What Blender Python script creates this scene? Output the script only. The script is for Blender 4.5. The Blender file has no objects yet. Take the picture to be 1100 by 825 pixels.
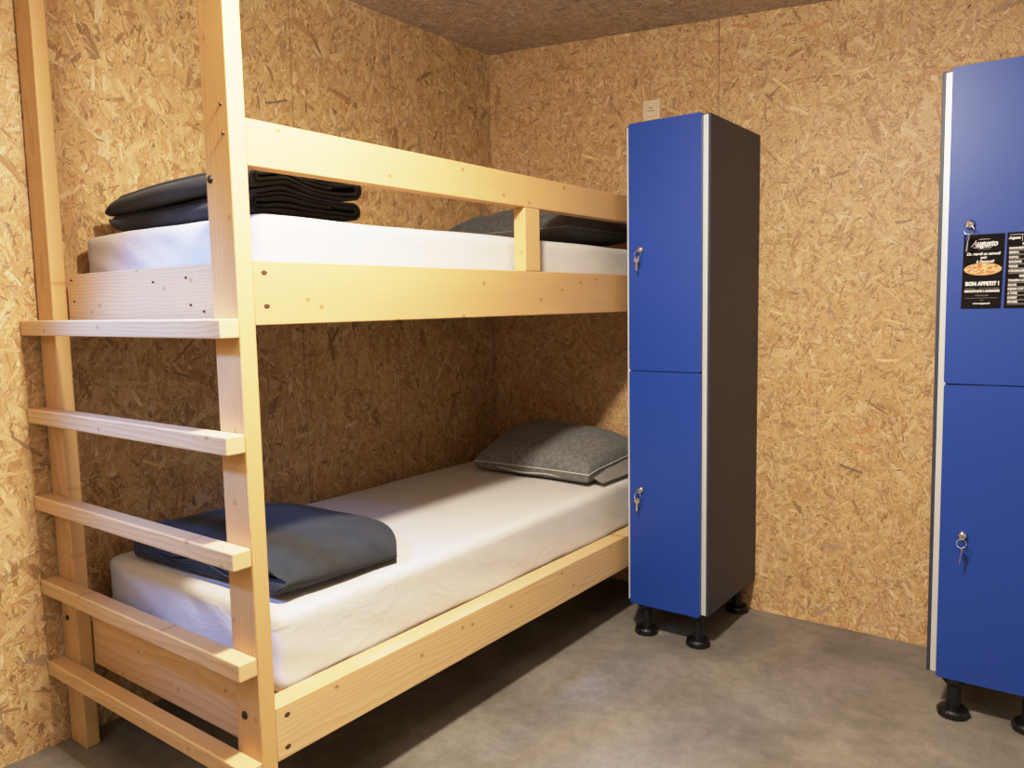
import bpy, bmesh, math, random
from mathutils import Vector, Matrix, noise

random.seed(7)
C = bpy.context.scene.collection
PI = math.pi

# ------------------------------------------------------------------ materials
class NT:
    """small helper for building node trees"""
    def __init__(s, name):
        s.m = bpy.data.materials.new(name); s.m.use_nodes = True
        s.t = s.m.node_tree; s.n = s.t.nodes; s.l = s.t.links
        s.n.clear()
        s.out = s.n.new('ShaderNodeOutputMaterial')
        s.b = s.n.new('ShaderNodeBsdfPrincipled')
        s.l.new(s.b.outputs[0], s.out.inputs[0])
    def put(s, sock, v):
        if isinstance(v, bpy.types.NodeSocket): s.l.new(v, sock)
        elif v is not None: sock.default_value = v
    def math(s, op, a, b=None, c=None, clamp=False):
        n = s.n.new('ShaderNodeMath'); n.operation = op; n.use_clamp = clamp
        s.put(n.inputs[0], a); s.put(n.inputs[1], b)
        if c is not None: s.put(n.inputs[2], c)
        return n.outputs[0]
    def vmath(s, op, a, b=None, scale=None):
        n = s.n.new('ShaderNodeVectorMath'); n.operation = op
        s.put(n.inputs[0], a)
        if b is not None: s.put(n.inputs[1], b)
        if scale is not None: s.put(n.inputs[3], scale)
        return n.outputs[0]
    def coord(s, kind='Object'):
        return s.n.new('ShaderNodeTexCoord').outputs[kind]
    def sep(s, v):
        n = s.n.new('ShaderNodeSeparateXYZ'); s.put(n.inputs[0], v); return n.outputs
    def comb(s, x=0.0, y=0.0, z=0.0):
        n = s.n.new('ShaderNodeCombineXYZ')
        for i, q in enumerate((x, y, z)): s.put(n.inputs[i], q)
        return n.outputs[0]
    def noise(s, v, scale, detail=3, rough=.55, dist=0.0, dim='3D', col=False):
        n = s.n.new('ShaderNodeTexNoise'); n.noise_dimensions = dim
        s.put(n.inputs['Vector'], v); n.inputs['Scale'].default_value = scale
        n.inputs['Detail'].default_value = detail; n.inputs['Roughness'].default_value = rough
        n.inputs['Distortion'].default_value = dist
        return n.outputs['Color' if col else 'Fac']
    def maprange(s, v, a, b, c=0.0, d=1.0, smooth=False):
        n = s.n.new('ShaderNodeMapRange'); n.clamp = True
        if smooth: n.interpolation_type = 'SMOOTHSTEP'
        s.put(n.inputs[0], v)
        for i, q in enumerate((a, b, c, d)): s.put(n.inputs[i+1], q)
        return n.outputs[0]
    def ramp(s, v, stops):
        n = s.n.new('ShaderNodeValToRGB'); s.put(n.inputs[0], v)
        e = n.color_ramp.elements
        while len(e) < len(stops): e.new(.5)
        for k, (p, c) in enumerate(stops):
            e[k].position = p; e[k].color = (*c, 1)
        return n.outputs[0]
    def mix(s, f, a, b, mode='MIX'):
        n = s.n.new('ShaderNodeMix'); n.data_type = 'RGBA'; n.blend_type = mode
        s.put(n.inputs[0], f)
        for k, q in ((6, a), (7, b)):
            if isinstance(q, tuple) and len(q) == 3: q = (*q, 1)
            s.put(n.inputs[k], q)
        return n.outputs[2]
    def bump(s, h, strength=.3, dist=.01):
        n = s.n.new('ShaderNodeBump'); n.inputs['Strength'].default_value = strength
        n.inputs['Distance'].default_value = dist; s.put(n.inputs['Height'], h)
        s.l.new(n.outputs[0], s.b.inputs['Normal'])
    def set(s, **k):
        for a, v in k.items():
            a = a.replace('_', ' ')
            if isinstance(v, tuple) and len(v) == 3: v = (*v, 1)
            s.put(s.b.inputs[a], v)

def S(r, g, b):
    f = lambda c: (c/255/12.92) if c/255 <= .04045 else ((c/255+.055)/1.055)**2.4
    return (f(r), f(g), f(b))

def simple(name, col, rough=.5, metal=0.0, spec=.5, bumpscale=None, bumpstr=.1):
    t = NT(name); t.set(Base_Color=col, Roughness=rough, Metallic=metal, Specular_IOR_Level=spec)
    nz = t.noise(t.coord(), 60, 2)
    t.set(Base_Color=t.mix(t.math('MULTIPLY', nz, .12), col, tuple(c*.6 for c in col)))
    if bumpscale: t.bump(t.noise(t.coord(), bumpscale, 3), bumpstr, .003)
    return t.m

def osb_base():
    """plain chip board colour used under the strands and on the walls behind the camera"""
    t = NT('strand_board_base')
    co = t.coord()
    a = t.noise(co, 30, 4, .7); b = t.noise(co, 7, 3, .6)
    col = t.ramp(t.maprange(t.math('ADD', t.math('MULTIPLY', a, .7), t.math('MULTIPLY', b, .3)), .34, .66),
                 [(0, S(128, 88, 48)), (.35, S(190, 144, 90)), (.7, S(216, 172, 114)), (1, S(230, 194, 140))])
    t.set(Base_Color=col, Roughness=.6, Specular_IOR_Level=.3)
    return t.m

def osb_strand(name, tint=(1, 1, 1), rough=.45):
    """wood strand: colour from the strand's own attribute, grain along its length"""
    t = NT(name)
    at = t.n.new('ShaderNodeAttribute'); at.attribute_name = 'strand'
    uv = t.n.new('ShaderNodeUVMap'); uv.uv_map = 'grain'
    g = t.noise(uv.outputs[0], 1.0, 3, .65, dim='2D')
    col = t.mix(t.maprange(g, .36, .58, .36, 0.0), at.outputs['Color'], S(132, 84, 42))
    col = t.mix(t.maprange(g, .55, .75, 0.0, .35), col, S(240, 208, 158))
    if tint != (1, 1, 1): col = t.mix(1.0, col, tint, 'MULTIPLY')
    t.set(Base_Color=col, Roughness=rough, Specular_IOR_Level=.35)
    t.bump(g, .25, .002)
    return t.m

def pine(name, ax, c0=S(188, 150, 100), c1=S(218, 187, 140), knots=1.0, seed=0.0):
    """pine batten with growth rings round a pith that runs along ax; end grain comes out by itself"""
    t = NT(name)
    co = t.coord()
    info = t.n.new('ShaderNodeObjectInfo')
    rnd = info.outputs['Random']
    c = t.sep(co)
    ia = 'XYZ'.index(ax)
    L = c[ia]; A, B = [c[k] for k in range(3) if k != ia]
    L = t.math('ADD', L, t.math('MULTIPLY', rnd, 37.0))
    L = t.math('ADD', L, seed)
    vv = t.comb(t.math('MULTIPLY', L, 1.0), t.math('MULTIPLY', A, 5.0), t.math('MULTIPLY', B, 5.0))
    n1 = t.noise(vv, 1.6, 3, .5)
    # knots
    vo = t.n.new('ShaderNodeTexVoronoi'); vo.feature = 'F1'; vo.voronoi_dimensions = '2D'
    wide, thin = (A, B) if ax == 'Z' else (B, A)
    kv = t.comb(t.math('MULTIPLY', L, 1.0), t.math('ADD', t.math('MULTIPLY', wide, 1.3), t.math('MULTIPLY', rnd, 5.0)), 0.0)
    t.put(vo.inputs['Vector'], kv); vo.inputs['Scale'].default_value = 5.5
    kd = vo.outputs['Distance']
    kn = t.maprange(kd, .03, .15, 1.0, 0.0, smooth=True)
    A2 = t.math('ADD', A, t.math('ADD', .06, t.math('MULTIPLY', rnd, .05)))
    B2 = t.math('ADD', B, t.math('MULTIPLY', t.math('SUBTRACT', rnd, .6), .3))
    r = t.math('SQRT', t.math('ADD', t.math('MULTIPLY', A2, A2), t.math('MULTIPLY', B2, B2)))
    r = t.math('ADD', r, t.math('MULTIPLY', n1, .03))
    r = t.math('ADD', r, t.math('MULTIPLY', kn, .022*knots))
    ring = t.math('FRACT', t.math('MULTIPLY', r, 190.0))
    ring = t.math('POWER', ring, 1.6)
    fib = t.noise(t.comb(t.math('MULTIPLY', L, 3.0), t.math('MULTIPLY', A, 160.0), t.math('MULTIPLY', B, 160.0)), 3.0, 2, .6)
    fac = t.math('ADD', t.math('MULTIPLY', ring, .62), t.math('MULTIPLY', t.math('SUBTRACT', fib, .5), .35), clamp=True)
    col = t.mix(fac, c1, c0)
    big = t.noise(vv, 1.1, 2)
    col = t.mix(t.maprange(big, .35, .7, 0.0, .35), col, S(226, 178, 116))
    kc = t.maprange(kd, .030, .060, .42*knots, 0.0, smooth=True)
    col = t.mix(kc, col, S(150, 92, 46))
    kc2 = t.maprange(kd, .014, .026, .5*knots, 0.0)
    col = t.mix(kc2, col, S(84, 48, 24))
    t.set(Base_Color=col, Roughness=.5, Specular_IOR_Level=.35)
    t.bump(t.math('ADD', ring, fib), .06, .002)
    return t.m

def fabric(name, col, col2, rough=.9, scale=900, mottled=30, bump=.3, sheen=0.0, amp=1.0):
    t = NT(name)
    co = t.coord()
    m1 = t.noise(co, mottled, 4, .65)
    w = t.noise(co, scale, 2, .7)
    f = t.math('ADD', t.maprange(m1, .3, .7, 0, .6), t.math('MULTIPLY', t.math('SUBTRACT', w, .5), .9), clamp=True)
    t.set(Base_Color=t.mix(t.math('MULTIPLY', f, amp), col, col2), Roughness=rough, Specular_IOR_Level=.2, Sheen_Weight=sheen)
    t.bump(w, bump, .0015)
    return t.m

def sheet_mat():
    t = NT('white_cotton_sheet')
    co = t.coord()
    st = t.vmath('MULTIPLY', co, (1.0, 1.0, 1.6))
    cr = t.noise(st, 5.5, 4, .55, dist=.7)
    rd = t.math('ABSOLUTE', t.math('SUBTRACT', cr, .5))
    rd = t.maprange(rd, 0.0, .05, 1.0, 0.0, smooth=True)
    weave = t.noise(co, 700, 1)
    t.set(Base_Color=t.mix(t.noise(co, 4, 2), S(206, 200, 192), S(216, 211, 204)), Roughness=.75, Specular_IOR_Level=.25, Sheen_Weight=.15)
    h = t.math('ADD', t.math('MULTIPLY', rd, .10), t.math('MULTIPLY', cr, .8))
    h = t.math('ADD', h, t.math('MULTIPLY', weave, .03))
    t.bump(h, .32, .012)
    return t.m

def floor_mat():
    t = NT('grey_beige_vinyl_floor')
    co = t.coord()
    a = t.noise(co, 2.6, 6, .62, dist=.4)
    b = t.noise(co, 22, 5, .7)
    sc = t.noise(co, 130, 2, .6)
    f = t.math('ADD', t.math('MULTIPLY', a, .75), t.math('MULTIPLY', b, .35))
    col = t.ramp(t.maprange(f, .36, .74), [(0, S(98, 93, 85)), (.5, S(124, 118, 108)), (1, S(150, 143, 132))])
    col = t.mix(t.maprange(sc, .5, .75, 0, .25), col, S(100, 90, 78))
    t.set(Base_Color=col, Roughness=.5, Specular_IOR_Level=.35)
    t.bump(b, .05, .002)
    return t.m

def blue_mat():
    t = NT('blue_laminate')
    co = t.coord()
    n = t.noise(co, 260, 2)
    t.set(Base_Color=t.mix(n, S(22, 58, 138), S(26, 63, 145)), Roughness=.42, Specular_IOR_Level=.5)
    t.bump(n, .05, .001)
    return t.m

M = {}
M['osb_base'] = osb_base()
M['osb_strand'] = osb_strand('strand_board_strands')
M['osb_strand_left'] = osb_strand('strand_board_left_strands', (.90, .92, .90))
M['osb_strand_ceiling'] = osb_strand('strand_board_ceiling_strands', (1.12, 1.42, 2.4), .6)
M['paint'] = simple('pale_grey_wall_paint', S(176, 170, 160), .8)
M['seam'] = simple('dark_panel_joint', S(88, 58, 32), .8)
M['pine_x'] = pine('pine_along_x', 'X', knots=.7)
M['pine_y'] = pine('pine_along_y', 'Y')
M['pine_dimmed'] = pine('dimmed_pine_along_y', 'Y', c0=S(174, 133, 84), c1=S(200, 160, 110))  # same pine, colour darkened to offset the strong light of the nearby lamp
M['pine_z'] = pine('pine_along_z', 'Z', c0=S(178, 136, 84), c1=S(206, 168, 116), knots=.55)  # post colour likewise darkened against the lamp's brightness
M['sheet'] = sheet_mat()
M['blanket'] = fabric('charcoal_fleece', S(45, 46, 45), S(62, 63, 61), .95, 500, 14, .35, sheen=.08)
M['pillow'] = fabric('grey_heather_fabric', S(92, 92, 90), S(160, 158, 153), .9, 330, 60, .4, sheen=.1, amp=.75)
M['pillow_dark'] = fabric('dark_grey_heather_fabric', S(62, 63, 63), S(104, 104, 102), .9, 330, 60, .4, sheen=.1, amp=.8)
M['piping'] = fabric('light_grey_piping', S(168, 166, 160), S(196, 192, 186), .8, 600, 40, .2)
M['flap'] = fabric('pale_grey_cotton', S(176, 170, 160), S(200, 194, 184), .85, 500, 30, .2)
M['floor'] = floor_mat()
M['blue'] = blue_mat()
M['carcass'] = simple('dark_grey_board', S(46, 52, 70), .5, bumpscale=200, bumpstr=.05)
M['alu'] = simple('brushed_aluminium', S(214, 212, 206), .38, .35)
M['chrome'] = simple('polished_chrome', S(225, 225, 225), .14, 1.0)
M['brass'] = simple('worn_nickel_key', S(200, 190, 165), .3, .9)
M['black'] = simple('black_plastic', S(14, 14, 15), .38)
M['screw'] = simple('dark_steel_screw', S(62, 54, 50), .4, .7)
M['nailhole'] = simple('dark_screw_recess', S(74, 46, 24), .7)
M['socket'] = simple('ivory_plastic', S(226, 206, 178), .35)
M['hole'] = simple('socket_hole_black', S(26, 18, 14), .6)
M['card'] = simple('black_card', S(20, 15, 14), .8, spec=.15)
M['white'] = simple('white_print', S(236, 232, 226), .6)
M['greyprint'] = simple('grey_print', S(150, 146, 140), .6)

def pizza_mat():
    t = NT('printed_pizza')
    co = t.coord()
    sx = t.vmath('MULTIPLY', co, (1.0, 1.0, 2.2))
    n = t.noise(sx, 95, 3, .6)
    col = t.ramp(t.maprange(n, .3, .7), [(0, S(150, 60, 24)), (.3, S(206, 92, 44)), (.55, S(226, 150, 84)), (.8, S(244, 222, 180)), (1, S(120, 84, 40))])
    t.set(Base_Color=col, Roughness=.6)
    return t.m
M['pizza'] = pizza_mat()
M['crust'] = simple('printed_crust', S(216, 160, 100), .6)

# ------------------------------------------------------------------ mesh helpers
def link(name, bm, mat, parent=None, smooth=False, loc=None):
    me = bpy.data.meshes.new(name)
    bmesh.ops.recalc_face_normals(bm, faces=bm.faces[:])
    bm.to_mesh(me); bm.free()
    if smooth:
        for p in me.polygons: p.use_smooth = True
    if mat: me.materials.append(M[mat])
    o = bpy.data.objects.new(name, me); C.objects.link(o)
    if parent is not None:
        o.parent = parent
        o.matrix_parent_inverse = Matrix.Translation(parent.location).inverted()
    return o

def thing(name, label, cat, loc=(0, 0, 0), group=None):
    o = bpy.data.objects.new(name, None); C.objects.link(o)
    o.location = loc; o.empty_display_size = .05
    tag(o, label, cat, group); return o
def tag(o, label, cat, group=None):
    o['label'] = label; o['category'] = cat
    if group: o['group'] = group
    return o
def struct(o): o['kind'] = 'structure'; return o

def add_box(bm, a, b, bevel=0.0, seg=2):
    r = bmesh.ops.create_cube(bm, size=1)
    vs = r['verts']
    for v in vs:
        v.co = Vector((a[i] + (v.co[i]+.5)*(b[i]-a[i]) for i in range(3)))
    if bevel > 0:
        es = list({e for v in vs for e in v.link_edges})
        bmesh.ops.bevel(bm, geom=es, offset=bevel, segments=seg, profile=.5, affect='EDGES')
    return vs

def box(name, a, b, mat, parent=None, bevel=.003, seg=2):
    bm = bmesh.new(); add_box(bm, a, b, bevel, seg)
    return link(name, bm, mat, parent)

def add_cyl(bm, p0, p1, r0, r1=None, n=20, caps=True):
    r1 = r0 if r1 is None else r1
    p0, p1 = Vector(p0), Vector(p1); d = (p1-p0)
    q = d.to_track_quat('Z', 'Y').to_matrix()
    A = [bm.verts.new(p0+q@Vector((math.cos(2*PI*k/n)*r0, math.sin(2*PI*k/n)*r0, 0))) for k in range(n)]
    B = [bm.verts.new(p1+q@Vector((math.cos(2*PI*k/n)*r1, math.sin(2*PI*k/n)*r1, 0))) for k in range(n)]
    for k in range(n): bm.faces.new((A[k], A[(k+1) % n], B[(k+1) % n], B[k]))
    if caps: bm.faces.new(A[::-1]); bm.faces.new(B)

def add_tube(bm, pts, r, n=8, closed=False):
    pts = [Vector(p) for p in pts]; rings = []
    N = len(pts)
    up = Vector((0, 0, 1))
    for i, p in enumerate(pts):
        a = pts[(i-1) % N] if (closed or i > 0) else p
        b = pts[(i+1) % N] if (closed or i < N-1) else p
        d = (b-a).normalized()
        u = up if abs(d.dot(up)) < .9 else Vector((1, 0, 0))
        s = d.cross(u).normalized(); w = s.cross(d).normalized()
        rings.append([bm.verts.new(p+(s*math.cos(2*PI*k/n)+w*math.sin(2*PI*k/n))*r) for k in range(n)])
    for i in range(N if closed else N-1):
        A, B = rings[i], rings[(i+1) % N]
        for k in range(n): bm.faces.new((A[k], A[(k+1) % n], B[(k+1) % n], B[k]))
    if not closed:
        bm.faces.new(rings[0][::-1]); bm.faces.new(rings[-1])

def lathe(bm, prof, c, n=28):
    rings = []
    for r, z in prof:
        rings.append([bm.verts.new((c[0]+math.cos(2*PI*k/n)*r, c[1]+math.sin(2*PI*k/n)*r, c[2]+z)) for k in range(n)])
    for A, B in zip(rings, rings[1:]):
        for k in range(n): bm.faces.new((A[k], A[(k+1) % n], B[(k+1) % n], B[k]))
    bm.faces.new(rings[0][::-1]); bm.faces.new(rings[-1])

def quad(bm, pts): bm.faces.new([bm.verts.new(p) for p in pts])

# ------------------------------------------------------------------ the room
XR, YF = 3.35, -4.3
def ceil_z(x): return 2.5552 - .0776*x
def room_wall(name, pts, mat):
    bm = bmesh.new(); quad(bm, pts); return struct(link(name, bm, mat))
def slab(name, pts, n, mat):
    bm = bmesh.new()
    A = [bm.verts.new(p) for p in pts]; B = [bm.verts.new(Vector(p)+Vector(n)) for p in pts]
    bm.faces.new(A); bm.faces.new(B[::-1])
    for k in range(len(A)):
        j = (k+1) % len(A); bm.faces.new((A[k], B[k], B[j], A[j]))
    return struct(link(name, bm, mat))

PAL = [(S(112, 74, 38), 4), (S(150, 104, 58), 8), (S(184, 136, 80), 16), (S(206, 160, 100), 26), (S(218, 176, 116), 26), (S(228, 190, 132), 18),
       (S(240, 208, 156), 9), (S(150, 126, 102), 2), (S(204, 144, 88), 4), (S(198, 156, 120), 4)]
PALW = [w for c, w in PAL]; PALC = [(c[0]*1.0, c[1]*1.04, c[2]*1.20) for c, w in PAL]
def osb_slab(name, pts, n, zone, axes, rnd_seed, strand_mat='osb_strand', kinds=((.085, .020, 2.6), (.055, .012, 3.2), (.028, .006, 4.0)), vbias=0.0, seams=(), contrast=1.0, dens=1.0, chip=(0.0, 0.0)):
    """wall slab whose room side is laid with thousands of overlapping wood strands.
    axes = (origin, U, V, N) of the board face; zone = (u0, u1, v0, v1, vtop(u))"""
    rg = random.Random(rnd_seed)
    O, Uv, Vv, Nv = [Vector(q) for q in axes]
    u0, u1, v0, v1, vtop = zone
    verts, faces, cols, uvs, mats = [], [], [], [], []
    A = [Vector(p) for p in pts]; B = [Vector(p)+Vector(n) for p in pts]
    verts += [tuple(p) for p in A+B]; k = len(A)
    faces += [tuple(range(k)), tuple(range(2*k-1, k-1, -1))] + [(i, i+k, (i+1) % k+k, (i+1) % k) for i in range(k)]
    for f in faces: cols += [(.5, .35, .2, 1)]*len(f); uvs += [(0, 0)]*len(f); mats.append(0)
    area_ = (u1-u0)*(v1-v0)
    def put(cu, cv, L, W, ang, d, col, mat, jag=.25):
        ca, sa = math.cos(ang), math.sin(ang)
        ou, ov = rg.random()*60, rg.random()*60
        j = lambda: (rg.random()-.5)*jag*2*W*1.6
        bow = (rg.random()-.5)*W*.35
        P = [(-L/2+j(), -W/2*(.5+.5*rg.random())), (0, -W/2+bow), (L/2+j(), -W/2*(.5+.5*rg.random())), (L/2+j()*1.2, W/2*.1*rg.random()), (L/2+j(), W/2*(.5+.5*rg.random())), (0, W/2+bow), (-L/2+j(), W/2*(.4+.6*rg.random()))]
        b = len(verts)
        tl = (rg.random()-.5)*.0006
        for (p, q) in P:
            u, v = cu+p*ca-q*sa, cv+p*sa+q*ca
            if u < u0+.0005: u = u0+.0005
            if u > u1-.0005: u = u1-.0005
            vt = vtop(u)-.0005
            if v < v0+.0005: v = v0+.0005
            if v > vt: v = vt
            verts.append(tuple(O+Uv*u+Vv*v+Nv*(d+tl*q/W)))
            uvs.append((ou+p*22, ov+q*420))
        faces.append(tuple(range(b, b+len(P)))); cols.extend([(*col, 1)]*len(P)); mats.append(mat)
    jobs = []
    for (L, W, cover) in kinds:
        N = int(area_*cover*dens/(L*W))
        for i in range(N):
            l = L*rg.uniform(.5, 1.35); w = W*rg.uniform(.35, 1.5)
            col = rg.choices(PALC, PALW)[0]
            q = 1+(rg.random()-.5)*.18
            mean = (.58, .40, .205)
            col = tuple(max(0, (m+(c-m)*contrast)*q) for c, m in zip(col, mean))
            ang = rg.gauss(PI/2, .55) if rg.random() < vbias else rg.uniform(0, PI)
            jobs.append((rg.uniform(u0, u1), rg.uniform(v0, v1), l, w, ang, col))
    rg.shuffle(jobs)
    nj = len(jobs)
    for i, (cu, cv, l, w, ang, col) in enumerate(jobs):
        put(cu, cv, l, w, ang, .0003+.0016*i/nj, col, 1)
        # dark crack along one edge of some strands
        if rg.random() < .11:
            ca, sa = math.cos(ang), math.sin(ang)
            s_ = rg.choice((-1, 1))*w*.5
            put(cu-s_*sa+(rg.random()-.5)*l*.3*ca, cv+s_*ca+(rg.random()-.5)*l*.3*sa, l*rg.uniform(.15, .6), .0013, ang+rg.uniform(-.08, .08), .0003+.0016*min(1, (i+nj*.25)/nj)+1e-5, rg.choice((S(98, 62, 30), S(120, 78, 40), S(72, 42, 20))), 1, .1)
    # splinters and dark pits in clusters
    for i in range(int(area_*85)):
        cu, cv = rg.uniform(u0, u1), rg.uniform(v0, v1)
        a0 = rg.uniform(0, PI)
        for q in range(rg.randint(1, 7)):
            put(cu+rg.gauss(0, .02), cv+rg.gauss(0, .02), rg.uniform(.004, .022), rg.uniform(.0008, .0022), a0+rg.gauss(0, .6), .00195, rg.choice((S(66, 38, 18), S(92, 56, 28), S(116, 76, 40))), 1, .1)
    for i in range(int(area_*4)):
        cu, cv = rg.uniform(u0, u1), rg.uniform(v0, v1)
        put(cu, cv, rg.uniform(.006, .014), rg.uniform(.003, .006), rg.uniform(0, PI), .0020, S(40, 22, 12), 1, .3)
    # a few long grey or reddish strands lie on top
    for i in range(int(area_*5)):
        put(rg.uniform(u0, u1), rg.uniform(v0, v1), rg.uniform(.05, .11), rg.uniform(.006, .013), rg.uniform(0, PI), .00198+rg.random()*1e-5, rg.choice((S(128, 108, 90), S(238, 202, 146), S(204, 146, 94), S(236, 200, 144), S(150, 118, 88))), 1, .15)
    for su in seams:
        b = len(verts)
        for (u, v) in ((su-.0011, v0), (su+.0011, v0), (su+.0011, vtop(su)), (su-.0011, vtop(su))): verts.append(tuple(O+Uv*u+Vv*v+Nv*.0022))
        faces.append((b, b+1, b+2, b+3)); cols.extend([(.1, .06, .03, 1)]*4); uvs.extend([(0, 0)]*4); mats.append(2)
    me = bpy.data.meshes.new(name); me.from_pydata(verts, [], faces)
    for m_ in ('osb_base', strand_mat, 'seam'): me.materials.append(M[m_])
    me.polygons.foreach_set('material_index', mats)
    ca_ = me.attributes.new('strand', 'FLOAT_COLOR', 'CORNER')
    ca_.data.foreach_set('color', [x for c_ in cols for x in c_])
    ul = me.uv_layers.new(name='grain'); ul.data.foreach_set('uv', [x for c_ in uvs for x in c_])
    me.update()
    o = bpy.data.objects.new(name, me); C.objects.link(o); return struct(o)

slab('floor', [(0, YF, 0), (XR, YF, 0), (XR, 0, 0), (0, 0, 0)], (0, 0, -.1), 'floor')
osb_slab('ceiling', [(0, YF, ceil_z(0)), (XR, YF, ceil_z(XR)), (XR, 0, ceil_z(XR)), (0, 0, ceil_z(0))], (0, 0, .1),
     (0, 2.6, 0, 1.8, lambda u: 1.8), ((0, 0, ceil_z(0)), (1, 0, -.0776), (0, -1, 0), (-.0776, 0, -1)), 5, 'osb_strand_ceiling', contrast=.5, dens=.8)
osb_slab('wall_left', [(0, YF, 0), (0, 0, 0), (0, 0, ceil_z(0)), (0, YF, ceil_z(0))], (-.1, 0, 0),
     (0, 3.3, 0, ceil_z(0), lambda u: ceil_z(0)), ((0, 0, 0), (0, -1, 0), (0, 0, 1), (1, 0, 0)), 11, 'osb_strand_left', vbias=.6, seams=(1.222, .70),
     kinds=((.10, .026, 2.6), (.060, .013, 2.6), (.030, .0065, 2.4)), contrast=.68)
osb_slab('wall_back', [(0, 0, 0), (XR, 0, 0), (XR, 0, ceil_z(XR)), (0, 0, ceil_z(0))], (0, .1, 0),
     (0, 3.0, 0, ceil_z(0), lambda u: ceil_z(u)), ((0, 0, 0), (1, 0, 0), (0, 0, 1), (0, -1, 0)), 23, vbias=.12, seams=(1.2,),
     kinds=((.085, .019, 1.7), (.050, .010, 2.6), (.024, .0055, 3.4)), contrast=.62)
slab('wall_right', [(XR, YF, 0), (XR, 0, 0), (XR, 0, ceil_z(XR)), (XR, YF, ceil_z(XR))], (.1, 0, 0), 'paint')
slab('wall_front', [(0, YF, 0), (XR, YF, 0), (XR, YF, ceil_z(XR)), (0, YF, ceil_z(0))], (0, -.1, 0), 'paint')

# ------------------------------------------------------------------ bunk bed
PW, PF, PB = .0976, -2.1817, -2.1391
bed = thing('bunk_bed', 'pale pine bunk bed with five ladder rungs, standing against the left chipboard wall', 'bunk bed', (0.5, -1.1, 0))
def prism(name, pts, mat, parent, bevel=.003):
    """box given by 8 corners: pts[(i,j,k)]"""
    bm = bmesh.new()
    v = {}
    for i in (0, 1):
        for j in (0, 1):
            for k in (0, 1): v[i, j, k] = bm.verts.new(pts(i, j, k))
    for a in range(3):
        for s in (0, 1):
            idx = []
            for (p, q) in ((0, 0), (1, 0), (1, 1), (0, 1)):
                t = [0, 0, 0]; t[a] = s; o = [x for x in range(3) if x != a]; t[o[0]] = p; t[o[1]] = q
                idx.append(v[tuple(t)])
            bm.faces.new(idx)
    bmesh.ops.recalc_face_normals(bm, faces=bm.faces[:])
    if bevel: bmesh.ops.bevel(bm, geom=bm.edges[:], offset=bevel, segments=2, profile=.5, affect='EDGES')
    return link(name, bm, mat, parent)

def post(x0, x1):
    return prism('post', lambda i, j, k: (x1 if i else x0, PB-.0006 if j else PF, (ceil_z(x1 if i else x0)-.001) if k else 0.0), 'pine_z', bed, .004)
p_l = post(.0098, .1070); p_r = post(1-PW, 1.0)
RY = -2.2301
for z in (1.2931, 1.0379, .7785, .5226, .2705):
    box('rung', (.003, RY, z-.0427), (1.0, PF-.0006, z), 'pine_x', bed, .004, 3)
# long side rails (outer side) and guard rail
def rail(name, z0a, z1a, z0b, z1b, x0, x1, ya=PB, yb=-.004, mat='pine_y'):
    return prism(name, lambda i, j, k: (x1 if i else x0, yb if j else ya, ((z1b if j else z1a) if k else (z0b if j else z0a))), mat, bed, .0025)
sr_up = rail('side_rail', 1.2766, 1.4207, 1.2766, 1.4207, .945, .9985, mat='pine_dimmed')
sr_lo = rail('side_rail', .2490, .3800, .2340, .3655, .931, .9985)
gr = rail('guard_rail', 1.6257, 1.7268, 1.6257, 1.7268, .955, .9985, mat='pine_dimmed')
box('guard_support', (.9525, -1.106, 1.4209), (.9985, -1.0224, 1.6255), 'pine_z', bed, .003)
# wall side rails and unseen solid bases, closed to stop light leaks, under the mattresses
rail('wall_rail', 1.2766, 1.3900, 1.2766, 1.3900, .003, .045)
rail('wall_rail', .2450, .3600, .2450, .3600, .003, .045)
for z in (1.3505, .3290):
    box('bed_base', (.046, -2.100, z), (.9305 if z < 1 else .9445, -.006, z+.0195), 'pine_x', bed, .001)
eb_up = box('end_board', (.108, PB+.0006, 1.2766), (.930, -2.101, 1.4222), 'pine_x', bed, .003)
eb_lo = box('end_board', (.108, PB+.0006, .2560), (.930, -2.101, .4500), 'pine_x', bed, .003)
# screws: sunk dark recesses with steel heads
def screw_x(y, z, parent, r=.0055, x=.9985):
    bm = bmesh.new(); lathe(bm, [(r, 0), (r, .0012)], (0, 0, 0), 14)
    lathe(bm, [(r*.55, .0012), (r*.45, .0018)], (0, 0, 0), 8)
    bmesh.ops.transform(bm, matrix=Matrix.Translation((x-.0006, y, z)) @ Matrix.Rotation(PI/2, 4, 'Y') @ Matrix.Scale(1.5, 4, (0, 1, 0)), verts=bm.verts[:])
    o = link('screw', bm, 'nailhole', parent)
    return o
for y, z, p in ((-2.111, 1.394, sr_up), (-2.108, 1.319, sr_up), (-2.108, .354, sr_lo), (-2.110, .275, sr_lo)):
    screw_x(y, z, p)
def head_y(x, z, y, r, parent, mat='screw', name='bolt'):
    bm = bmesh.new()
    lathe(bm, [(r, 0), (r*1.0, .002), (r*.72, .005), (r*.35, .006)], (0, 0, 0), 18)
    bmesh.ops.transform(bm, matrix=Matrix.Translation((x, y, z)) @ Matrix.Rotation(PI/2, 4, 'X'), verts=bm.verts[:])
    return link(name, bm, mat, parent, True)
head_y(.921, 1.599, PF, .009, p_r); head_y(.939, .367, PF, .010, p_r)
for (x, z) in ((.975, 1.752), (.979, 1.69)): head_y(x, z, PF+.001, .0045, p_r, 'nailhole', 'screw')
head_y(.05, .40, PF, .008, p_l)
for (x, z) in ((.14, 1.405), (.15, 1.345), (.58, 1.386), (.73, 1.392), (.745, 1.326), (.80, 1.31)):
    head_y(x, z, PB+.0012, .0028, eb_up, 'nailhole', 'screw')

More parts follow.
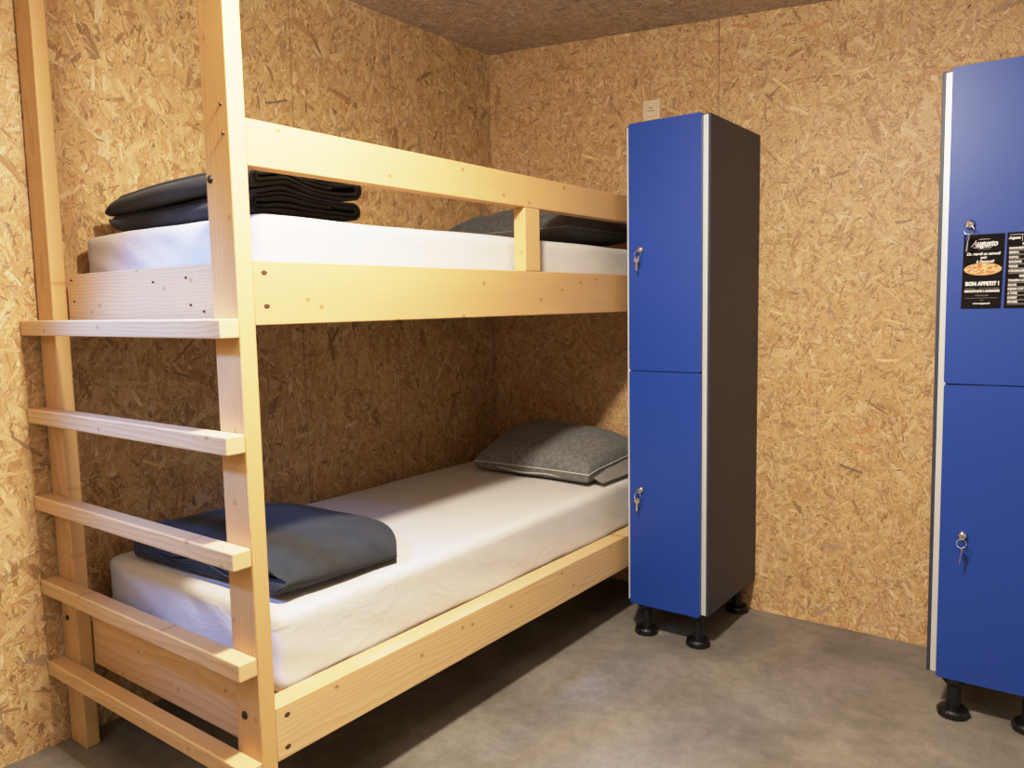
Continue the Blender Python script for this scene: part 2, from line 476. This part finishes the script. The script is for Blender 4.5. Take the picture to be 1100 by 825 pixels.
# ------------------------------------------------------------------ mattresses
def mattress(label, z0, z1, group=None, seed=0.0, x0=.058, x1=.925, y0=-2.066, y1=-.03):
    bm = bmesh.new()
    W, L, H = x1-x0, y1-y0, z1-z0
    nx, ny, nz = 44, 100, 12
    bmesh.ops.create_cube(bm, size=2)
    bm.free(); bm = bmesh.new()
    grid = {}
    def P(i, j, k):
        key = (i, j, k)
        if key in grid: return grid[key]
        x, y, z = i/nx*W, j/ny*L, k/nz*H
        # round the box: inner box + radius
        r = .040; rz = .024
        cx = min(max(x, r), W-r); cy = min(max(y, r), L-r); cz = min(max(z, rz), H-rz)
        d = Vector((x-cx, y-cy, z-cz))
        q = Vector((d.x/r, d.y/r, d.z/rz))
        if q.length > 1e-6:
            m = max(abs(q.x), abs(q.y), abs(q.z)); q = q/q.length*m
        v = Vector((cx+q.x*r, cy+q.y*r, cz+q.z*rz))
        wx = v.x+x0; wy = v.y+y0; wz = v.z+z0
        # crown, slack sheet and pulls at the corners
        n1 = noise.noise(Vector((wx*3+seed, wy*3, wz*3)))*.006
        sidef = 1.0 if (k not in (nz,)) else .35
        dd = (wx-x0) + (wy-y0)
        n2 = noise.noise(Vector(((wx-wy)*3.5+seed, (wx+wy)*9+wz*22, wz*4+seed)))*.0045*sidef
        out = Vector((v.x-W/2, v.y-L/2, 0)); 
        nrm = q.normalized() if q.length > 1e-6 else Vector((0, 0, 1))
        off = n1+n2
        if nrm.z > .7: off = n1*.8 + noise.noise(Vector((wx*9, wy*5, seed)))*.0018
        p = Vector((wx, wy, wz)) + nrm*off
        if p.z < z0: p.z = z0
        p.z += .006*math.sin(PI*min(max((wx-x0)/W, 0), 1))*(v.z/H)
        grid[key] = bm.verts.new(p); return grid[key]
    def face(f, n1, n2):
        for a in range(n1):
            for b in range(n2):
                vs = [f(a, b), f(a+1, b), f(a+1, b+1), f(a, b+1)]
                bm.faces.new(vs)
    face(lambda a, b: P(a, b, nz), nx, ny); face(lambda a, b: P(a, b, 0), nx, ny)
    face(lambda a, b: P(a, 0, b), nx, nz); face(lambda a, b: P(a, ny, b), nx, nz)
    face(lambda a, b: P(0, a, b), ny, nz); face(lambda a, b: P(nx, a, b), ny, nz)
    o = link('mattress', bm, 'sheet', None, True)
    return tag(o, label, 'mattress', group)
mattress('mattress in a white fitted sheet on the upper bunk behind the guard rail', 1.373, 1.538, seed=1.0)
mattress('mattress in a white fitted sheet on the lower bunk near the floor', .351, .562, seed=4.0)

# ------------------------------------------------------------------ folded blankets
def spiral(half, h, turns, th):
    """flattened roll: a strip wound round itself; returns centre line points (u, w) and normals"""
    pts = []
    r = h/2 - th/2
    a = half - r
    step = (r-th*.55)/max(turns-0.0, 1)
    side = 1; w = 0
    rr = r
    n = 0
    while n < turns*2:
        r1 = rr; r2 = rr - step/2
        # straight from -side*a to side*a at height side_sign*r
        top = 1 if n % 2 == 0 else -1
        for k in range(26):
            f = k/25
            pts.append((-top*a + 2*top*a*f, top*(r1 + (0)*f)))
        # semicircle at the end
        for k in range(1, 9):
            an = PI*k/9
            rad = r1 + (r2-r1)*k/9
            pts.append((top*a + top*math.sin(an)*rad, top*math.cos(an)*rad))
        rr = r2; n += 1
    for k in range(20):
        top = 1 if n % 2 == 0 else -1
        pts.append((-top*a + 1.5*top*a*k/19, top*rr))
    return pts

def folded_blanket(label, bundles, half, length, place, warp, group, ns=40, th=.0115):
    """bundles: list of (w centre, height, turns); the profile (u, w) is extruded along s."""
    bm = bmesh.new()
    for bi, (wc, h, turns, du) in enumerate(bundles):
        pts = [Vector((p[0]+du, p[1]+wc)) for p in spiral(half, h, turns, th)]
        N = len(pts); nor = []
        for i in range(N):
            d = pts[min(i+1, N-1)]-pts[max(i-1, 0)]
            if d.length < 1e-9: d = Vector((1, 0))
            d.normalize(); nor.append(Vector((-d.y, d.x)))
        ringsA, ringsB = [], []
        for s in range(ns+1):
            f = s/ns
            A, B = [], []
            for i in range(N):
                for lst, sg in ((A, 1), (B, -1)):
                    q = pts[i]+nor[i]*sg*th/2*.93
                    lst.append(bm.verts.new(place(*warp(q.x, q.y, f, bi, i/N))))
            ringsA.append(A); ringsB.append(B)
        for s in range(ns):
            for i in range(N-1):
                bm.faces.new((ringsA[s][i], ringsA[s][i+1], ringsA[s+1][i+1], ringsA[s+1][i]))
                bm.faces.new((ringsB[s][i], ringsB[s+1][i], ringsB[s+1][i+1], ringsB[s][i+1]))
            for i in (0, N-1):
                bm.faces.new((ringsA[s][i], ringsA[s+1][i], ringsB[s+1][i], ringsB[s][i]))
        for s in (0, ns):
            for i in range(N-1):
                bm.faces.new((ringsA[s][i], ringsB[s][i], ringsB[s][i+1], ringsA[s][i+1]))
    o = link('folded_blanket', bm, 'blanket', None, True)
    return tag(o, label, 'blanket', group)

# upper blanket: profile in (y, z), extruded along x, folds at the foot end and at the back
def warp_up(u, w, f, bi, t):
    hump = .016*math.exp(-((u+.075)/.05)**2) * (.5+.5*f) * (w/.11)**.7 if w > 0 else 0
    dip = .008*math.sin(u*17+1.0+bi*.5+w*25)*f
    z = w*(1 + .03*math.sin(f*PI)) + hump + dip*min(w/.05, 1)*.7
    z *= .96 + .06*f
    # left end slumps
    e = max(0, 1-f/.09)
    z = .050 + (z-.050)*(.52+.48*math.sqrt(max(0, 1-e*e)))
    n = noise.noise(Vector((f*4+bi*3, u*9, w*8)))
    return (u + n*.010 + .012*math.sin(f*5+bi*2), z + n*.004*min(w/.03, 1), f + .02*e*math.sin(w*60))
def place_up(u, z, f):
    # f 0..1 -> x .115.. .85
    return Vector((.118 + f*.735, -1.845 + u - .012*f, 1.5445 + max(z, .0)))
folded_blanket('charcoal fleece blanket folded thick on the upper mattress above the ladder', [(.029, .056, 2, .006), (.0855, .055, 2, -.004)], .175, .735, place_up, warp_up, None, ns=80)

# lower blanket: profile in (x, z), extruded along y (layers show at the foot end)
def warp_lo(u, w, f, bi, t):
    n = noise.noise(Vector((u*6+7, f*3+bi, w*7)))
    # slump towards the back and the right
    z = w*(1 - .34*max(0, (f-.40)/.60)**2.2)
    z *= 1 - .30*max(0, (u-.05)/.31)**2
    z += .010*math.sin(u*21+f*2.5+w*30)*(1-f)*min(w/.05, 1)
    z += n*.007*min(w/.03, 1)
    fr = max(0, 1-f/.2)
    return (u + n*.012 - .014*fr*math.sin(w*70) , z, f + .018*math.sin(w*95+u*4)*fr - .06*max(0, u/.36)**2*(1 if f > .5 else 0)*(f-.5)*2)
def place_lo(u, z, f):
    a = math.radians(0)
    y = -2.028 + f*.53 - .13*f*max(0, u/.36)**3 - .05*f*max(0, -u/.36)**3
    return Vector((.548 + u + .02*f - .02, y + .03*u, .572 + max(z, 0)))
folded_blanket('charcoal fleece blanket folded flat on the lower mattress behind the ladder', [(.052, .100, 4, 0)], .350, .52, place_lo, warp_lo, None)

# ------------------------------------------------------------------ pillows
def cushion(bm, cx, cy, z0, wx, wy, hfun, nx=48, ny=36, pinch=.06, under=6, wr=.004, seed=0.0):
    """pillow with a flat-ish underside. hfun(u,v) gives thickness, u,v in -1..1"""
    top, bot = {}, {}
    for i in range(nx+1):
        for j in range(ny+1):
            u, v = -1+2*i/nx, -1+2*j/ny
            # spread samples toward the rim
            uu, vv = math.sin(u*PI/2), math.sin(v*PI/2)
            x = cx + wx/2*uu*(1-pinch*(1-abs(vv))*0 - pinch*vv*vv*.5*(1 if True else 0)*0)
            x = cx + wx/2*uu*(1+pinch*abs(vv)**4)
            y = cy + wy/2*vv*(1+pinch*abs(uu)**4)
            e = (1-abs(uu)**6)**.42*(1-abs(vv)**6)**.42
            zm, th = hfun(uu, vv)
            rim = zm
            n = noise.noise(Vector((x*11+seed, y*11, seed)))*wr + noise.noise(Vector((x*34+seed, y*10, seed)))*wr*.6*abs(uu)
            zt = rim + th*e + n*e
            eb = ((1-abs(uu)**under)*(1-abs(vv)**under))**(.42 if under < 10 else .30)
            zb = rim - (rim - z0)*eb
            top[i, j] = (x, y, zt); bot[i, j] = (x, y, max(zb, z0))
    T, B = {}, {}
    for k, p in top.items():
        T[k] = bm.verts.new(p)
    for k, p in bot.items():
        i, j = k
        B[k] = T[k] if (i in (0, nx) or j in (0, ny)) else bm.verts.new(p)
    for i in range(nx):
        for j in range(ny):
            bm.faces.new((T[i, j], T[i+1, j], T[i+1, j+1], T[i, j+1]))
            bm.faces.new((B[i, j], B[i, j+1], B[i+1, j+1], B[i+1, j]))
    rim = [top[i, 0] for i in range(nx+1)] + [top[nx, j] for j in range(1, ny+1)] + [top[i, ny] for i in range(nx-1, -1, -1)] + [top[0, j] for j in range(ny-1, 0, -1)]
    return rim

ZL = .578
pl = thing('pillow', 'grey heather pillow with pale piping at the back of the lower bunk', 'pillow', (.58, -.3, ZL))
bm = bmesh.new()
def hf(u, v):
    zm = ZL + .042 + .030*(v+1)/2
    th = .075 + .055*math.exp(-((v-.15)/.8)**2)*(1-.25*u)
    return zm, th*(1-.30*max(0, u)**2)
rim = cushion(bm, .575, -.275, ZL, .570, .47, hf, pinch=.05, under=22, wr=.006, seed=3)
link('cushion', bm, 'pillow', pl, True)
bm = bmesh.new(); add_tube(bm, rim[::2], .0035, 6, True); link('piping', bm, 'piping', pl, True)
# lower welt along the front gusset
bm = bmesh.new()
add_tube(bm, [(.34+.40*k/20, -.503-.010*math.sin(PI*k/20), ZL+.021+.003*math.sin(k*.5)-.004*k/20) for k in range(21)], .0042, 6)
link('welt', bm, 'piping', pl, True)
# pale flap of the pillow case hanging out on the right side
bm = bmesh.new()
nu, nv = 16, 16; g = {}
for i in range(nu+1):
    for j in range(nv+1):
        u, v = i/nu, j/nv
        x = .800 + .110*u; y = -.47 + .42*v
        z = ZL + .004 + (.125-.04*(1-v))*(1-u)**1.2 * (.55+.45*math.sin(v*PI*.8)) + .005*math.sin(v*17+u*5)*(1-u)
        g[i, j] = bm.verts.new((x, y, z))
for i in range(nu):
    for j in range(nv): bm.faces.new((g[i, j], g[i+1, j], g[i+1, j+1], g[i, j+1]))
r = bmesh.ops.solidify(bm, geom=bm.faces[:], thickness=.003)
link('case_flap', bm, 'flap', pl, True)

ZU = 1.553
pu = thing('pillow', 'dark grey heather pillow at the back of the upper bunk behind the guard rail', 'pillow', (.6, -.4, ZU))
bm = bmesh.new()
def hf2(u, v):
    zm = ZU + .045
    th = .075 + .05*math.exp(-((v)/.7)**2)*math.exp(-((u+.1)/.8)**2)
    return zm, th
rim = cushion(bm, .60, -.42, ZU, .60, .56, hf2, pinch=.05, wr=.012, seed=11)
link('cushion', bm, 'pillow_dark', pu, True)
bm = bmesh.new(); add_tube(bm, rim[::2], .0028, 6, True); link('piping', bm, 'pillow', pu, True)

# ------------------------------------------------------------------ lockers
def rounded_door(bm, x0, x1, z0, z1, y0, y1, r=.007, n=5, bev=.0018):
    pts = []
    for (cx, cz, a0) in ((x1-r, z1-r, 0), (x0+r, z1-r, 90), (x0+r, z0+r, 180), (x1-r, z0+r, 270)):
        for k in range(n+1):
            a = math.radians(a0+90*k/n); pts.append((cx+math.cos(a)*r, cz+math.sin(a)*r))
    A = [bm.verts.new((x, y0, z)) for x, z in pts]; B = [bm.verts.new((x, y1, z)) for x, z in pts]
    f1 = bm.faces.new(A); bm.faces.new(B[::-1])
    for k in range(len(A)):
        j = (k+1) % len(A); bm.faces.new((A[k], B[k], B[j], A[j]))
    bmesh.ops.bevel(bm, geom=[e for e in f1.edges], offset=bev, segments=2, profile=.5, affect='EDGES')

def locker(label, x0, x1, yf, z0, z1, seam, dx0, dx1, foot_xy, lean, open_up, open_lo, hinge_right, strips, doors_th=.018):
    cx = (x0+x1)/2
    lk = thing('locker', label, 'locker', (cx, yf/2, 0), 'blue two-door lockers')
    def L(o):      # slight lean of the body
        if lean:
            for v in o.data.vertices: v.co.x += lean*(v.co.z-1.05)
        return o
    t = .016; zs = z0
    L(box('side_panel', (x0, yf+.001, z0), (x0+t, -.002, z1), 'carcass', lk, .001))
    L(box('side_panel', (x1-t, yf+.001, z0), (x1, -.002, z1), 'carcass', lk, .001))
    L(box('top_panel', (x0+t, yf+.003, z1-t), (x1-t, -.002, z1-.0005), 'carcass', lk, .0005))
    L(box('bottom_panel', (x0+t, yf+.003, z0+.0005), (x1-t, -.002, z0+t), 'carcass', lk, .0005))
    L(box('back_panel', (x0+t, -.012, z0+t), (x1-t, -.004, z1-t), 'carcass', lk, .0005))
    L(box('shelf', (x0+t, yf+.02, seam-.008), (x1-t, -.013, seam+.008), 'carcass', lk, .0005))
    for a, b in strips:
        L(box('edge_profile', (a, yf-.002, z0+.003), (b, yf+.012, z1-.004), 'alu', lk, .0012))
    doors = []
    for (za, zb, op) in ((seam+.0016, z1-.008 if z1 < 0 else z1+.002, open_up), (z0-.003, seam-.0016, open_lo)):
        bm = bmesh.new()
        rounded_door(bm, dx0, dx1, za, zb, yf-.0035-doors_th, yf-.0035)
        if op:
            hx = dx1 if hinge_right else dx0
            s = -1 if hinge_right else 1
            R = Matrix.Translation((hx, yf-.0035, 0)) @ Matrix.Rotation(-s*op*-1 if False else op*(1 if hinge_right else -1), 4, 'Z') @ Matrix.Translation((-hx, -(yf-.0035), 0))
            bmesh.ops.transform(bm, matrix=R, verts=bm.verts[:])
        d = L(link('door', bm, 'blue', lk)); doors.append(d)
    for (fx, fy) in foot_xy:
        bm = bmesh.new()
        lathe(bm, [(.020, z0-.001), (.020, .028)][::-1], (fx, fy, 0), 20)
        lathe(bm, [(.030, z0-.001), (.034, z0-.02), (.022, z0-.035)][::-1], (fx, fy, 0), 20)
        leg = link('leg', bm, 'black', lk)
        bm = bmesh.new()
        lathe(bm, [(.038, 0), (.044, .003), (.044, .020), (.040, .027), (.021, .030)], (fx, fy, 0), 30)
        for k in range(10):
            a = 2*PI*k/10
            add_box(bm, (fx+math.cos(a)*.043-.003, fy+math.sin(a)*.043-.003, .003), (fx+math.cos(a)*.043+.003, fy+math.sin(a)*.043+.003, .021), .001, 1)
        link('foot', bm, 'black', leg)
    return lk, doors

def lock(x, y, z, door):
    bm = bmesh.new()
    lathe(bm, [(.0135, 0), (.0135, .006), (.0115, .009), (.0105, .0125), (.004, .0135)], (0, 0, 0), 26)
    bmesh.ops.transform(bm, matrix=Matrix.Translation((x, y, z)) @ Matrix.Rotation(PI/2, 4, 'X'), verts=bm.verts[:])
    o = link('lock', bm, 'chrome', door, True)
    return o

def key(label, x, y, z, style, group):
    """a key standing in the lock, a ring and a second key hanging from it; y is the lock's front"""
    k = thing('key', label, 'key', (x, y, z), group)
    # key in the lock: bow seen edge-on
    bm = bmesh.new()
    add_box(bm, (x-.0012, y-.008, z-.002), (x+.0012, y+.0, z+.002), .0003, 1)
    add_box(bm, (x-.0012, y-.026, z-.009), (x+.0012, y-.008, z+.009), .001, 2)
    if style == 0:
        bmesh.ops.rotate(bm, cent=(x, y, z), matrix=Matrix.Rotation(math.radians(75), 3, 'Y'), verts=bm.verts[:])
    link('bow', bm, 'chrome', k)
    ry = y-.020
    R = .0125
    bm = bmesh.new()
    add_tube(bm, [(x+.001+R*math.sin(2*PI*a/28), ry+.004*math.cos(2*PI*a/28), z-.011-R*.55+R*math.cos(2*PI*a/28)) for a in range(28)], .0011, 8, True)
    link('key_ring', bm, 'chrome', k, True)
    # hanging key
    zc = z-.011-R*.55-R
    bm = bmesh.new()
    if style == 0:      # broadside, as on the left locker
        bow = [(math.cos(2*PI*a/22)*.0105, math.sin(2*PI*a/22)*.0110-.008) for a in range(22)]
        hole = None
        A = [bm.verts.new((x-.002+px, ry-.001, zc+pz)) for px, pz in bow]; B = [bm.verts.new((x-.002+px, ry+.001, zc+pz)) for px, pz in bow]
        Hc = [(math.cos(2*PI*a/22)*.0032, math.sin(2*PI*a/22)*.0032-.003) for a in range(22)]
        HA = [bm.verts.new((x-.002+px, ry-.001, zc+pz)) for px, pz in Hc]; HB = [bm.verts.new((x-.002+px, ry+.001, zc+pz)) for px, pz in Hc]
        for a in range(22):
            b = (a+1) % 22
            bm.faces.new((A[a], A[b], HA[b], HA[a])); bm.faces.new((B[a], HB[a], HB[b], B[b]))
            bm.faces.new((A[a], B[a], B[b], A[b])); bm.faces.new((HA[a], HA[b], HB[b], HB[a]))
        add_box(bm, (x-.0048, ry-.001, zc-.048), (x+.0008, ry+.001, zc-.018), .0004, 1)
        for q in range(4): add_box(bm, (x-.0062, ry-.0009, zc-.045+q*.006), (x-.0046, ry+.0009, zc-.042+q*.006), 0)
        link('hanging_key', bm, 'brass', k)
    else:               # edge-on, as on the right locker
        add_box(bm, (x-.0014, ry-.009, zc-.018), (x+.0014, ry+.009, zc+.002), .001, 2)
        add_box(bm, (x-.0012, ry-.003, zc-.050), (x+.0012, ry+.003, zc-.016), .0004, 1)
        bmesh.ops.rotate(bm, cent=(x, ry, zc), matrix=Matrix.Rotation(math.radians(28), 3, 'Z') @ Matrix.Rotation(math.radians(4), 3, 'Y'), verts=bm.verts[:])
        link('hanging_key', bm, 'chrome', k)
    return k

XL0, XL1, YL = 1.0436, 1.3765, -.5054
lk1, d1 = locker('tall blue locker with dark grey side panel beside the head of the bunk bed', XL0, XL1, YL, .1365, 1.9703, 1.0532,
    XL0+.0195, 1.3525-.001, [(1.105, -.47), (1.321, -.465), (1.105, -.06), (1.321, -.06)], 0, 0, 0, False,
    [(XL0+.002, XL0+.018), (1.3500, 1.3685)])
YLd = YL-.0035-.018
lock(1.115, YLd, 1.508, d1[0]); lock(1.113, YLd, .594, d1[1])
key('small keys hanging in the upper door lock of the locker by the bed', 1.115, YLd-.0135, 1.508, 0, None)
key('small keys hanging in the lower door lock of the locker by the bed', 1.113, YLd-.0135, .594, 0, None)

XR0, XR1, YR = 2.104, 2.437, -.5158
LEAN = -.0085*.75
lk2, d2 = locker('tall blue locker carrying two black menu cards at the right edge', XR0, XR1, YR, .1353, 1.9694, 1.0510,
    XR0+.030, XR1-.02, [(2.186, -.495), (2.385, -.47), (2.186, -.06), (2.385, -.06)], -LEAN*-1, math.radians(1.7), 0, True,
    [(XR0+.011, XR0+.032), (XR1-.018, XR1-.002)])
YRd = YR-.0035-.018
ux = lambda z: LEAN*(z-1.05)
yo = -.0072      # the upper door stands a touch open
lock(2.188+.0, YRd+yo, 1.519, d2[0]); lock(2.199, YRd, .593, d2[1])
key('keys hanging above the menu cards on the right locker', 2.188, YRd-.0135+yo, 1.519, 1, None)
key('key hanging in the lower door lock of the right locker', 2.199, YRd-.0135, .593, 1, None)

# ------------------------------------------------------------------ menu cards on the right locker
A = math.radians(1.7)
def on_door(x, z, lift=.0006):
    """point on the front of the right locker's upper door (hinged at its right edge)"""
    hx = XR1-.02
    d = hx-x
    return Vector((hx - d*math.cos(A) - math.sin(A)*0, (YR-.0035) - d*math.sin(A) - .018*math.cos(A) - lift, z))
def card(label, x0, x1, z0, z1, sk=0.0):
    c = thing('menu_card', label, 'menu card', on_door((x0+x1)/2, z0), 'black menu cards on the right locker')
    bm = bmesh.new()
    P = [(x0, z0), (x1-sk, z0), (x1, z1), (x0+.002, z1)]
    a = [bm.verts.new(on_door(x, z, .0004)) for x, z in P]; b = [bm.verts.new(on_door(x, z, .0016)) for x, z in P]
    bm.faces.new(a); bm.faces.new(b)
    for k in range(4):
        j = (k+1) % 4; bm.faces.new((a[k], a[j], b[j], b[k]))
    link('paper', bm, 'card', c); return c
def text(name, s, parent, x, z, size, mat='white', align='CENTER', shear=0.0, bold=0.0, sx=1.0):
    cu = bpy.data.curves.new(name, 'FONT'); cu.body = s; cu.size = size; cu.align_x = align; cu.align_y = 'CENTER'
    cu.shear = shear; cu.offset = bold; cu.extrude = 0.0001; cu.resolution_u = 3
    ob = bpy.data.objects.new(name, cu)
    C.objects.link(ob)
    bpy.context.view_layer.update()
    me = bpy.data.meshes.new_from_object(ob.evaluated_get(bpy.context.evaluated_depsgraph_get()))
    bpy.data.objects.remove(ob); me.name = name
    for v in me.vertices:
        v.co = on_door(x + v.co.x*sx, z + v.co.y, .0019 + v.co.z)
    me.materials.clear(); me.materials.append(M[mat])
    o = bpy.data.objects.new(name, me); C.objects.link(o); o.parent = parent
    o.matrix_parent_inverse = Matrix.Translation(parent.location).inverted()
    return o
def bars(name, parent, rects, mat):
    bm = bmesh.new()
    for (x0, x1, z0, z1) in rects:
        quad(bm, [on_door(x0, z0, .0019), on_door(x1, z0, .0019), on_door(x1, z1, .0019), on_door(x0, z1, .0019)])
    return link(name, bm, mat, parent)

CX0, CX1, CZ0, CZ1 = 2.172, 2.276, 1.275, 1.4885
c1 = card('black menu card with a printed pizza, hanging under the keys', CX0, CX1, CZ0, CZ1, .004)
cm = (CX0+CX1)/2
H = CZ1-CZ0; zz = lambda f: CZ1-H*f
text('logo_lettering', 'Augusto', c1, cm+.002, zz(.125), .0245, shear=.35, bold=.0007, sx=.78)
bars('logo_lines', c1, [(cm-.012, cm+.016, zz(.065), zz(.069)), (cm-.026, cm+.020, zz(.172), zz(.178)), (cm-.012, cm+.018, zz(.198), zz(.2))], 'white')
text('opening_line', 'Du mardi au samedi', c1, cm, zz(.262), .0108, shear=.25, bold=.0003, sx=.95)
text('opening_line', 'soir', c1, cm+.001, zz(.312), .0100, shear=.25, bold=.0003)
text('opening_line', "à l'accueil", c1, cm+.005, zz(.365), .0108, shear=.25, bold=.0003, sx=1.05)
# printed pizza
bm = bmesh.new()
def disc(bm, rx, rz, lift, cz):
    vs = [bm.verts.new(on_door(cm+math.cos(2*PI*k/40)*rx*(1+.012*math.sin(k*1.7)), cz+math.sin(2*PI*k/40)*rz*(1+.02*math.sin(k*2.3)), lift)) for k in range(40)]
    bm.faces.new(vs)
disc(bm, .0470, .0175, .0019, zz(.468)); pz = link('pizza_crust', bm, 'crust', c1)
bm = bmesh.new(); disc(bm, .0425, .0145, .0022, zz(.466)); link('pizza_topping', bm, 'pizza', c1)
text('headline', 'BON APPETIT !', c1, cm, zz(.665), .0148, bold=.0009, sx=.86)
bars('rule_line', c1, [(cm-.043, cm-.018, zz(.729), zz(.725)), (cm-.008, cm+.043, zz(.729), zz(.725)), (cm-.043, cm+.040, zz(.858), zz(.855))], 'greyprint')
text('tagline', 'NOS PLATS SONT A COMMANDER', c1, cm, zz(.765), .0085, bold=.0005, sx=.66)
text('small_print', 'carte du soir', c1, cm, zz(.82), .0065, 'greyprint')
text('small_print', 'menu', c1, cm, zz(.885), .0045, 'greyprint')
text('small_print', 'www.augusto.fr', c1, cm, zz(.93), .0068, bold=.0002)

DX0, DX1 = 2.2795, 2.3835
c2 = card('black menu card listing dishes, the right one of the pair', DX0, DX1, CZ0, CZ1+.001, -.0)
text('logo_lettering', 'Augusto', c2, DX0+.020, zz(.07), .0105, shear=.3, bold=.0004, sx=.8)
text('logo_lettering', 'La carte', c2, DX0+.062, zz(.07), .0105, shear=.1, bold=.0002, sx=.8)
rw, rg = [(DX0+.008, DX1-.008, zz(.03), zz(.026)), (DX0+.038, DX0+.0388, zz(.12), zz(.03))], []
text('menu_heading', 'PIZZAS', c2, DX0+.052, zz(.155), .0088, bold=.0004, sx=.9)
text('menu_heading', 'DESSERTS', c2, DX0+.052, zz(.575), .0088, bold=.0004, sx=.9)
items = ['MARGHERITA', 'REGINA', 'NAPOLI', 'CALZONE', 'VEGGIE', '4 FROMAGES', 'TIRAMISU COULANT', 'GLACE', 'PANNA COTTA', 'A TITRE', 'SORBET', 'MOUSSE']
zs_ = [.205, .262, .325, .385, .445, .505, .63, .69, .745, .80, .86, .915]
for s_, f_ in zip(items, zs_):
    text('dish_name', s_, c2, DX0+.008, zz(f_), .0078, align='LEFT', bold=.0003, sx=.85)
    rg += [(DX0+.008, DX1-.010, zz(f_+.024), zz(f_+.020)), (DX0+.008, DX1-.022-.01*random.random(), zz(f_+.036), zz(f_+.032))]
bars('rule_line', c2, rw, 'white'); bars('dish_lines', c2, rg, 'greyprint')

# ------------------------------------------------------------------ wall socket
sk = thing('wall_socket', 'square ivory wall socket on the back wall above the locker', 'socket', (.896, 0, 2.1445))
def sq_frame(name, c, w, h, y0, y1, mat, bev):
    return box(name, (c[0]-w/2, y0, c[1]-h/2), (c[0]+w/2, y1, c[1]+h/2), mat, sk, bev, 3)
sq_frame('frame', (.896, 2.1445), .080, .085, -.009, -.0005, 'socket', .003)
sq_frame('insert', (.896, 2.1445), .054, .058, -.0135, -.0095, 'socket', .0015)
bm = bmesh.new()
for (px, pz) in ((-.012, -.004), (0, -.004), (.012, -.004), (0.004, .008), (-.006, .010)):
    add_cyl(bm, (.896+px, -.0130, 2.1445+pz), (.896+px, -.0141, 2.1445+pz), .0030, n=12)
link('socket_holes', bm, 'hole', sk)

# ------------------------------------------------------------------ light
def area(name, loc, target, size, power, col, shape='DISK', size_y=None, spread=None):
    l = bpy.data.lights.new(name, 'AREA'); l.shape = shape; l.size = size
    if size_y: l.size_y = size_y
    l.energy = power; l.color = col
    if spread: l.spread = spread
    o = bpy.data.objects.new(name, l); C.objects.link(o); o.location = loc
    o.rotation_euler = (Vector(target)-Vector(loc)).to_track_quat('-Z', 'Y').to_euler()
    return o
def point(name, loc, power, col, r):
    l = bpy.data.lights.new(name, 'POINT'); l.energy = power; l.color = col; l.shadow_soft_size = r
    o = bpy.data.objects.new(name, l); C.objects.link(o); o.location = loc; return o
area('ceiling_lamp', (1.66, -2.205, 2.26), (1.66, -2.205, 0), .15, 60, (1.0, .925, .81))
point('lamp_globe', (1.66, -2.205, 2.24), 70, (1.0, .925, .81), .075)
area('cool_fill', (1.3, -4.1, 2.2), (1.5, -1.2, .9), .6, 8, (.80, .92, 1.0))  # added cool fill behind the camera for the front faces, no visible source
area('room_fill', (2.3, -3.0, 2.3), (2.4, -2.4, 0), .5, 9, (1.0, .96, .88))  # added soft fill that lifts the floor and door fronts, no real fixture
sp = bpy.data.lights.new('window_light', 'SPOT'); sp.energy = 290; sp.color = (.15, .34, 1.0); sp.spot_size = math.radians(38); sp.spot_blend = .8; sp.shadow_soft_size = .12
so = bpy.data.objects.new('window_light', sp); C.objects.link(so); so.location = (.50, -3.35, 2.24)
so.rotation_euler = (Vector((.64, -2.2, 1.20))-so.location).to_track_quat('-Z', 'Y').to_euler()

w = bpy.data.worlds.new('world'); bpy.context.scene.world = w; w.use_nodes = True
w.node_tree.nodes['Background'].inputs[0].default_value = (.9, .85, .8, 1)
w.node_tree.nodes['Background'].inputs[1].default_value = .2

# ------------------------------------------------------------------ camera
cam = bpy.data.cameras.new('camera'); co = bpy.data.objects.new('camera', cam); C.objects.link(co)
a, b, c = (math.radians(q) for q in (36.8497, -5.7148, -1.1028))
F = Vector((-math.sin(a)*math.cos(b), math.cos(a)*math.cos(b), math.sin(b)))
R = Vector((math.cos(a), math.sin(a), 0)); U = R.cross(F)
R2 = R*math.cos(c)+U*math.sin(c); U2 = U*math.cos(c)-R*math.sin(c)
m = Matrix((R2, U2, -F)).transposed().to_4x4(); m.translation = (2.5059, -3.2044, 1.3106)
co.matrix_world = m
cam.sensor_fit = 'HORIZONTAL'; cam.sensor_width = 36; cam.lens = 844.8564/1100*36
cam.clip_start = .05
bpy.context.scene.camera = co
vs = bpy.context.scene.view_settings
vs.view_transform = 'Standard'; vs.look = 'None'; vs.exposure = 0.0; vs.gamma = 1.0
# gentle film shoulder so that wood right under the lamp keeps some colour
vs.use_curve_mapping = True
cm = vs.curve_mapping
cm.use_clip = False; cm.clip_max_x = 8; cm.clip_max_y = 8; cm.extend = 'EXTRAPOLATED'
cu = cm.curves[3]
for (x, y) in ((.02, .018), (.06, .058), (.12, .119), (.4, .42), (.75, .70), (1.3, .86), (2.6, .95)): cu.points.new(x, y)
for p in cu.points:
    if abs(p.location[0]-1.0) < 1e-4 and abs(p.location[1]-1.0) < 1e-4: p.location = (6.0, 1.02)
cm.update()
